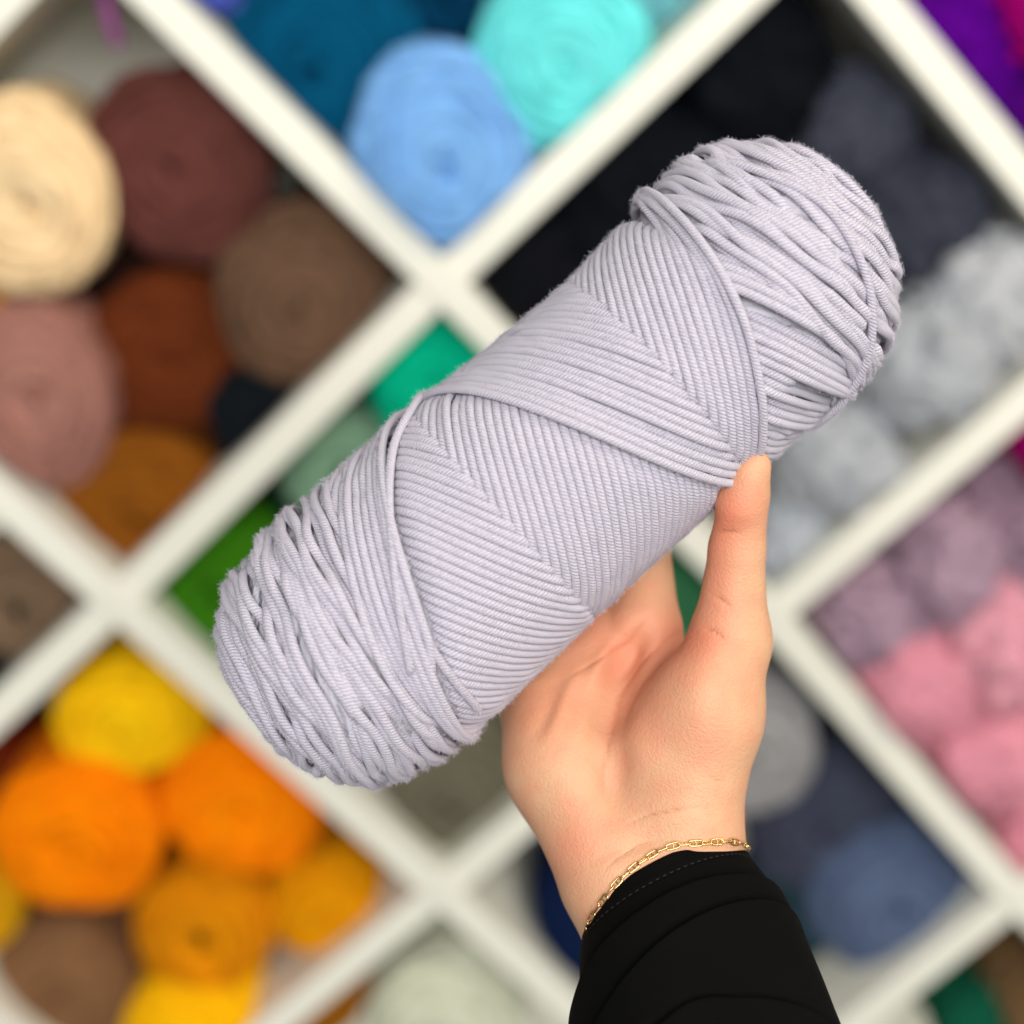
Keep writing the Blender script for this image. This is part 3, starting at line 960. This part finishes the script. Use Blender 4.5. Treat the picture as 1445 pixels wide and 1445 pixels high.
def cap_sdf(P, a, b, ra, rb):
    ba = b - a
    l2 = ba @ ba
    h = np.clip(((P - a) @ ba) / l2, 0, 1)
    q = P - a - h[..., None] * ba
    return np.sqrt((q * q).sum(-1)) - (ra + (rb - ra) * h)


def smin(a, b, k):
    h = np.clip(0.5 + 0.5 * (b - a) / k, 0, 1)
    return b + (a - b) * h - k * h * (1 - h)


AX = np.array([0.48 * math.cos(math.radians(35)), 0.877 * math.cos(math.radians(35)), -math.sin(math.radians(35))])   # down the forearm
E1 = np.array([0.877, -0.48, 0.0])
E1 /= np.linalg.norm(E1)
AX = AX - (AX @ E1) * E1
AX /= np.linalg.norm(AX)
E2 = np.cross(AX, E1)
if E2[2] > 0:
    E2 = -E2
WC = J(938, 1254, 0)

PALM = [   # (a, ra, b, rb, blend)
    (WC - E1 * 46 - AX * 10, 82, WC - E1 * 140 + AX * 420, 88, 1),
    (WC + E1 * 46 - AX * 10, 80, WC - E1 * 44 + AX * 420, 88, 30),
    (J(800, 1078, 62), 84, J(868, 1222, 12), 84, 45),           # heel of the hand, little-finger side
    (J(778, 1002, 118), 76, J(800, 1078, 62), 84, 40),
    (J(852, 1000, 112), 66, J(925, 1215, 10), 78, 45),
    (J(905, 900, 128), 56, J(955, 1190, 15), 74, 45),
    (J(820, 940, 138), 60, J(852, 1000, 112), 66, 40),
    (J(972, 1132, 0), 76, J(1000, 1010, -8), 72, 40),           # ball of the thumb
    (J(935, 1060, 10), 70, J(985, 985, 0), 66, 36),
    (J(1000, 1010, -8), 72, J(1030, 905, -8), 54, 30),
]
THUMB = [(J(1030, 905, -8), 54, J(1040, 775, -36), 38.5, 22), (J(1040, 775, -36), 38.5, J(1050, 698, -62), 35, 10),
         (J(1050, 698, -62), 34, J(1063, 659, -78), 25, 8), (J(1044, 712, -66), 33, J(1056, 676, -80), 25, 10)]
FINGERS = [
    [(905, 880, 128, 54), (893, 706, 222, 44), (858, 604, 246, 38), (826, 536, 236, 31)],
    [(850, 905, 140, 52), (814, 738, 232, 44), (764, 640, 246, 38), (722, 578, 230, 31)],
    [(802, 945, 142, 50), (745, 792, 232, 42), (690, 706, 242, 36), (654, 650, 226, 30)],
    [(762, 992, 132, 47), (690, 868, 222, 37), (645, 802, 230, 32), (614, 756, 214, 26)]]


def hand_sdf(P):
    d = None
    for a, ra, b, rb, k in PALM:
        c = cap_sdf(P, a, b, ra, rb)
        d = c if d is None else smin(d, c, k)
    t = None
    for a, ra, b, rb, k in THUMB:
        c = cap_sdf(P, a, b, ra, rb)
        t = c if t is None else smin(t, c, k)
    d = smin(d, t, 26)
    fs = None
    for F in FINGERS:
        g = None
        for (x0, y0, z0, r0), (x1, y1, z1, r1) in zip(F[:-1], F[1:]):
            k0, k1 = 1 + z0 * S / DH, 1 + z1 * S / DH
            c = cap_sdf(P, J(x0, y0, z0), J(x1, y1, z1), r0 * k0, r1 * k1)
            g = c if g is None else smin(g, c, 10)
        fs = g if fs is None else smin(fs, g, 7)
    return smin(d, fs, 26)


def surface_nets(fn, lo, hi, h):
    ax = [np.arange(l, u + h, h) for l, u in zip(lo, hi)]
    nx, ny, nz = map(len, ax)
    D = np.empty((nx, ny, nz), np.float32)
    Yg, Zg = np.meshgrid(ax[1], ax[2], indexing='ij')
    for i0 in range(0, nx, 12):
        xs = ax[0][i0:i0 + 12]
        P = np.empty((len(xs), ny, nz, 3))
        P[..., 0] = xs[:, None, None]
        P[..., 1] = Yg
        P[..., 2] = Zg
        D[i0:i0 + 12] = fn(P)
    ins = D < 0
    cnt = np.zeros((nx - 1, ny - 1, nz - 1), np.int8)
    for a in (0, 1):
        for b in (0, 1):
            for c in (0, 1):
                cnt += ins[a:nx - 1 + a, b:ny - 1 + b, c:nz - 1 + c]
    act = (cnt > 0) & (cnt < 8)
    I = np.argwhere(act)
    vid = -np.ones(act.shape, np.int64)
    vid[act] = np.arange(len(I))
    acc = np.zeros((len(I), 3))
    nacc = np.zeros(len(I))
    corners = [(a, b, c) for a in (0, 1) for b in (0, 1) for c in (0, 1)]
    for ci in range(8):
        for cj in range(ci + 1, 8):
            A, B = np.array(corners[ci]), np.array(corners[cj])
            if np.abs(A - B).sum() != 1:
                continue
            da = D[tuple((I + A).T)]
            db = D[tuple((I + B).T)]
            cr = (da < 0) != (db < 0)
            t = np.where(cr, da / np.where(cr, da - db, 1), 0)
            acc += np.where(cr[:, None], A + (B - A) * t[:, None], 0)
            nacc += cr
    V = (I + acc / nacc[:, None]) * h + np.array(lo)
    F = []
    for axis in range(3):
        sl0 = [slice(None)] * 3
        sl1 = [slice(None)] * 3
        sl0[axis] = slice(0, -1)
        sl1[axis] = slice(1, None)
        a, b = ins[tuple(sl0)], ins[tuple(sl1)]
        E = np.argwhere(a != b)
        o1, o2 = [(1, 2), (2, 0), (0, 1)][axis]
        E = E[(E[:, o1] > 0) & (E[:, o2] > 0) & (E[:, o1] < D.shape[o1] - 1) & (E[:, o2] < D.shape[o2] - 1)]
        d1 = np.zeros(3, int); d1[o1] = 1
        d2 = np.zeros(3, int); d2[o2] = 1
        qd = np.stack([vid[tuple((E - d1 - d2).T)], vid[tuple((E - d2).T)], vid[tuple(E.T)], vid[tuple((E - d1).T)]], 1)
        flip = ~a[tuple(E.T)]
        qd[flip] = qd[flip][:, ::-1]
        F.append(qd)
    return V, np.concatenate(F)


HV, HF = surface_nets(hand_sdf, (-165, -215, -290), (410, 800, 330), 4.0)
HF = HF[(HF >= 0).all(1)]
# relax the grid pattern a little
for _ in range(3):
    s_ = np.zeros_like(HV)
    c_ = np.zeros(len(HV))
    for a, b in ((0, 1), (1, 2), (2, 3), (3, 0)):
        np.add.at(s_, HF[:, a], HV[HF[:, b]]); np.add.at(c_, HF[:, a], 1)
        np.add.at(s_, HF[:, b], HV[HF[:, a]]); np.add.at(c_, HF[:, b], 1)
    HV = HV * 0.5 + s_ / np.maximum(c_, 1)[:, None] * 0.5
# apparent photo position of each vertex, used to lay creases on the palm side
kk = 1 + HV[:, 2] * S / DH
hx, hy = HV[:, 0] / kk + 722.5, HV[:, 1] / kk + 722.5
CREASES = [
    [(978, 884), (940, 905), (900, 935), (872, 975), (858, 1025), (852, 1085), (858, 1130)],
    [(925, 862), (885, 905), (842, 935), (800, 958)],
    [(872, 1168), (915, 1150), (958, 1142), (1008, 1138)],
    [(842, 1238), (868, 1212), (900, 1190), (945, 1178)],
    [(990, 1092), (1012, 1102), (1034, 1104)],
    [(1002, 748), (1022, 750), (1044, 752)],
    [(1000, 838), (1018, 846), (1034, 860)],
    [(988, 884), (1010, 892), (1030, 908)],
]


def poly_dist(pts):
    """distance to a crease, growing towards its two ends so that it fades out"""
    pts = np.array(pts, float)
    d = np.full(len(hx), 1e3)
    L = np.concatenate([[0], np.cumsum(np.linalg.norm(np.diff(pts, axis=0), axis=1))])
    for n_, ((x0, y0), (x1, y1)) in enumerate(zip(pts[:-1], pts[1:])):
        ex_, ey_ = x1 - x0, y1 - y0
        t = np.clip(((hx - x0) * ex_ + (hy - y0) * ey_) / (ex_ ** 2 + ey_ ** 2), 0, 1)
        g = (L[n_] + t * (L[n_ + 1] - L[n_])) / L[-1]
        d = np.minimum(d, np.hypot(hx - x0 - t * ex_, hy - y0 - t * ey_) + 5.0 * np.abs(2 * g - 1) ** 3)
    return d


nrm_sdf = np.stack([hand_sdf(HV + e) - hand_sdf(HV - e) for e in np.eye(3) * 2.0], -1)
nrm_sdf /= np.linalg.norm(nrm_sdf, axis=1, keepdims=True) + 1e-9
front = np.clip(-nrm_sdf[:, 2] * 2 + 0.2, 0, 1)
cre = np.full(len(HV), 60.0)
for cpl, wgt in zip(CREASES, (1.0, 1.2, 1.9, 2.3, 2.4, 1.3, 1.7, 1.5)):
    cre = np.minimum(cre, poly_dist(cpl) * wgt + 0.6 * (wgt - 1))
cre = np.where(front > 0.1, cre, 60)
# soft hollows and pads of the palm, as real relief
rel = np.zeros(len(HV))


def soft(px, py, sx, sy, ang, h):
    ca, sa = math.cos(ang), math.sin(ang)
    dx, dy = hx - px, hy - py
    return h * np.exp(-((dx * ca + dy * sa) / sx) ** 2 - ((-dx * sa + dy * ca) / sy) ** 2)


rel += soft(868, 985, 22, 70, 0.35, -9)
rel += soft(885, 925, 18, 46, 0.7, -8)
rel += soft(845, 940, 13, 40, 0.6, 6)
rel += soft(800, 985, 14, 46, 0.55, 5)
rel += soft(822, 965, 12, 44, 0.6, -3.4)
rel += soft(775, 1010, 12, 36, 0.55, -2.6)
rel += soft(1000, 950, 40, 60, 0.2, 5)
rel += soft(865, 1100, 22, 60, 0.1, -5)
rel += soft(905, 1190, 60, 14, -0.3, -3)
rel *= 2.1
rel -= 1.6 * np.exp(-(cre / 7) ** 2)
HV = HV + nrm_sdf * (rel * front)[:, None]
bl = np.clip(soft(1035, 720, 40, 55, 0, 0.75) + soft(1010, 840, 34, 60, 0, 0.45) + soft(985, 900, 46, 30, 0.4, 0.55) + soft(815, 1190, 40, 70, 0.5, 0.5)
             + soft(870, 910, 85, 80, 0.5, 0.58) + soft(1012, 770, 26, 70, 0, 0.35) + soft(900, 1010, 46, 70, 0.2, 0.22) + soft(960, 930, 50, 40, 0.3, 0.35) + soft(760, 1010, 60, 60, 0, 0.35) + soft(920, 1040, 60, 40, -.5, 0.2) + soft(1000, 1030, 40, 60, 0, .2), 0, 1)

person = empty('person', loc2w(J(1010, 1560, -150)))
tag(person, 'person raising a bare left hand from a black sleeve to hold a lavender skein', 'person')
mesh_obj('hand', loc2w(HV), HF, M_SKIN, person, attrs={'crease': cre, 'blush': bl, 'palm': front})

# thumb nail on the far side of the thumb
na = np.linspace(0, 1, 15)
nb = np.linspace(-1, 1, 13)
NA, NB = np.meshgrid(na, nb, indexing='ij')
tb, te = J(1047, 722, -60), J(1059, 668, -76)
tdir = (te - tb) / np.linalg.norm(te - tb)
nout = np.array([0.66, 0.2, 0.72]); nout -= (nout @ tdir) * tdir; nout /= np.linalg.norm(nout)
nside = np.cross(tdir, nout)
wdt = 21 * np.sqrt(np.clip(1 - ((NA - 0.55) / 0.62) ** 2, 0.02, 1))
phi = NB * wdt / 33
rr = 35.5 - 6 * NA
pt = tb + (NA * 56)[..., None] * tdir + (rr * np.cos(phi))[..., None] * nout + (rr * np.sin(phi))[..., None] * nside
i = np.arange(14)[:, None]
j = np.arange(12)[None]
f = np.stack([i * 13 + j, i * 13 + j + 1, (i + 1) * 13 + j + 1, (i + 1) * 13 + j], -1).reshape(-1, 4)
mesh_obj('thumb_nail', loc2w(pt.reshape(-1, 3)), f, mat_plain('nail', lin(236, 186, 168), 0.3), person)

# ------------------------------------------------------------------ sleeve
ns, nph = 230, 320
sv = np.linspace(0, 1, ns) ** 1.15 * 440
ph = np.arange(nph) / nph * 2 * np.pi                     # 0 = thumb side, 90 deg = front
SV, PH = np.meshgrid(sv, ph, indexing='ij')
fr = np.sin(PH)
A_ = 126 + 0.20 * SV + 14 * (1 - np.exp(-SV / 60))
B_ = 100 + 0.09 * SV + 12 * (1 - np.exp(-SV / 60))


def fold(s0, w_up, w_dn, amp, pc, pw):
    """a soft roll of cloth: steep on the hand side, gentle on the arm side"""
    x = SV - s0
    prof_ = np.where(x < 0, np.exp(-(x / w_up) ** 2), np.exp(-(x / w_dn) ** 2))
    dp = (PH - pc + np.pi) % (2 * np.pi) - np.pi
    return amp * prof_ * np.exp(-(dp / pw) ** 2)


pdeg = np.degrees((PH + np.pi / 2) % (2 * np.pi)) - 90    # -90..270, front = 90
curve = lambda a, b, c: a + b * (pdeg - 90) / 90 + c * ((pdeg - 90) / 90) ** 2
rho = np.zeros_like(SV)
over = np.zeros_like(SV)
for (s0, slope, bow, wu, wd, amp, pc, pw) in ((78, 14, 36, 10, 60, 17, 78, 1.5), (140, 40, 54, 11, 80, 22, 66, 1.1), (214, -80, 56, 14, 90, 16, 48, 0.65),
                                              (226, 36, 60, 13, 80, 17, 128, 0.8), (320, 20, 60, 20, 100, 16, 80, 1.3), (120, 0, 10, 30, 90, 12, 270, 1.3)):
    rl = fold(curve(s0, slope, bow), wu, wd, amp, math.radians(pc), pw)
    rho += rl
    over += rl * np.exp(-np.abs(SV - curve(s0, slope, bow)) / 26)
    rho -= fold(curve(s0 - 1.5 * wu, slope, bow), 9, 7, amp * 0.42, math.radians(pc), pw * 0.95)
rho += 2.0 * np.exp(-((SV - 5) / 5) ** 2)                  # rolled hem edge
rho -= 1.6 * np.exp(-((SV - 27) / 2.5) ** 2)               # seam of the hem
sn = Noise3(41, 1.0)
rho += sn(np.stack([SV * 0.012, np.cos(PH) * 1.6, np.sin(PH) * 1.6], -1)) * 3.0 * np.clip(SV / 60, 0.15, 1)
rho += Noise3(43, 1.0, 20)(np.stack([SV * 0.05, np.cos(PH) * 5, np.sin(PH) * 5], -1)) * 1.5 * np.clip(SV / 60, 0.2, 1)
CUFF = WC - AX * 1 + E2 * 2
C = CUFF + (SV - 0.95 * over)[..., None] * AX + E1 * (-0.28 * SV[..., None])
RM = C + ((A_ + rho) * np.cos(PH))[..., None] * E1 + ((B_ + rho) * np.sin(PH))[..., None] * E2
# inner face of the cloth, turned in at the cuff
inn = C + ((A_ + rho - 4) * np.cos(PH))[..., None] * E1 + ((B_ + rho - 4) * np.sin(PH))[..., None] * E2
rows = np.concatenate([inn[40::-4], RM], 0)
nr = len(rows)
i = np.arange(nr - 1)[:, None]
j = np.arange(nph)[None]
f = np.stack([i * nph + j, i * nph + (j + 1) % nph, (i + 1) * nph + (j + 1) % nph, (i + 1) * nph + j], -1).reshape(-1, 4)
sl_len = np.concatenate([np.zeros(11), sv])
U0 = np.broadcast_to(sl_len[:-1][:, None], (nr - 1, nph)); U1 = np.broadcast_to(sl_len[1:][:, None], (nr - 1, nph))
V0 = np.broadcast_to(j / nph, (nr - 1, nph)); V1 = np.broadcast_to((j + 1) / nph, (nr - 1, nph))
suv = np.stack([np.stack([U0 / 900, V0], -1), np.stack([U0 / 900, V1], -1), np.stack([U1 / 900, V1], -1), np.stack([U1 / 900, V0], -1)], 2).reshape(-1, 2)
sleeve = mesh_obj('sleeve', loc2w(rows.reshape(-1, 3)), f, M_CLOTH, person, uvs=suv)
# stitches of the hem
row = int(np.argmin(np.abs(sv - 27)))
SW = loc2w(RM[row])
nw_ = dir2w(np.cos(ph)[:, None] * E1 + np.sin(ph)[:, None] * E2)
vs, fs, off = [], [], 0
for a in range(0, nph - 3, 4):
    seg = SW[a:a + 3] + nw_[a:a + 3] * 0.6 * S
    v, f, _ = tube(seg, nw_[a:a + 3], 0.9 * S, 5)
    vs.append(v); fs.append(f + off); off += len(v)
tag(mesh_obj('stitching', np.vstack(vs), np.vstack(fs), M_STITCH, sleeve, origin=np.vstack(vs).mean(0)), kind='stuff')

# ------------------------------------------------------------------ gold chain bracelet round the wrist
frontpts = np.array([(826, 1313), (833, 1298), (842, 1283), (866, 1250), (897, 1221), (928, 1201), (955, 1192), (977, 1190), (999, 1189), (1024, 1187), (1042, 1189), (1057, 1195)], float)


def surf_depth(px, py, side, off=5.0):
    """depth where the photo ray enters the hand surface grown by off, from the front (side=-1) or the back"""
    z = np.arange(-230, 230, 1.5)
    if side > 0:
        z = z[::-1]
    P = np.stack([J(px, py, zz) for zz in z])
    d = hand_sdf(P[None])[0] - off
    k = np.where(d < 0)[0]
    return z[k[0]] if len(k) else None


cc = []
for s0 in np.linspace(0, len(frontpts) - 1, 70):
    k = min(int(s0), len(frontpts) - 2)
    p = frontpts[k] + (frontpts[k + 1] - frontpts[k]) * (s0 - k)
    ctr = np.array([938, 1250.])
    z = surf_depth(p[0], p[1], -1)
    tries = 0
    while z is None and tries < 40:
        p = p + (ctr - p) * 0.01
        z = surf_depth(p[0], p[1], -1)
        tries += 1
    cc.append(J(p[0], p[1], z))
a_, b_ = cc[-1], cc[0]
back = []
for x in np.linspace(0, 1, 60)[1:-1]:
    px = 1057 + (826 - 1057) * x
    py = 1195 + (1313 - 1195) * x + 34 * math.sin(math.pi * x)
    z = surf_depth(px, py, 1)
    if z is not None:
        back.append(J(px, py, z))
cc = np.array(cc + back)
for _ in range(4):
    cc = (np.roll(cc, 1, 0) + cc * 2 + np.roll(cc, -1, 0)) / 4
seg = np.linalg.norm(np.roll(cc, -1, 0) - cc, axis=1)
Lc = np.concatenate([[0], np.cumsum(seg)])
nl = int(round(Lc[-1] / 15.2 / 2)) * 2
brace = empty('bracelet', loc2w(J(938, 1262, -60)))
tag(brace, 'thin gold chain bracelet round the wrist at the black cuff', 'bracelet')
cx = np.vstack([cc, cc[:1]])
for n_ in range(nl):
    s0 = Lc[-1] * n_ / nl
    at = lambda s: np.array([np.interp(s % Lc[-1], Lc, cx[:, k]) for k in range(3)])
    c0 = at(s0)
    tg = at(s0 + 6) - at(s0 - 6)
    tg /= np.linalg.norm(tg)
    e = 1.5
    nn = np.array([(hand_sdf((c0 + v_)[None, None])[0, 0] - hand_sdf((c0 - v_)[None, None])[0, 0]) for v_ in np.eye(3) * e])
    nn -= (nn @ tg) * tg
    nn /= np.linalg.norm(nn) + 1e-9
    bb = np.cross(tg, nn)
    tw = (math.radians(18) if n_ % 2 == 0 else math.radians(74)) + rng.uniform(-0.2, 0.2)
    w1 = math.cos(tw) * bb + math.sin(tw) * nn
    w2 = np.cross(tg, w1)
    hl, hw = 6.2, 3.0
    path = []
    for a in range(22):
        x = a / 22 * 2 * math.pi
        cxx, sx = math.cos(x), math.sin(x)
        path.append(c0 + nn * 1.5 + tg * (hl + 3.2) * np.sign(cxx) * abs(cxx) ** 0.55 + w1 * (hw + 0.9) * np.sign(sx) * abs(sx) ** 0.55)
    path = np.array(path)
    v, f, _ = tube(loc2w(path), np.tile(dir2w(w2), (22, 1)), 1.12 * S, 8, closed=True)
    bar = np.array([c0 + nn * 1.5 - w1 * hw, c0 + nn * 1.5, c0 + nn * 1.5 + w1 * hw])
    v2, f2, _ = tube(loc2w(bar), np.tile(dir2w(w2), (3, 1)), 1.0 * S, 8)
    mesh_obj('link', np.vstack([v, v2]), np.vstack([f, f2 + len(v)]), M_GOLD, brace, origin=loc2w(c0))
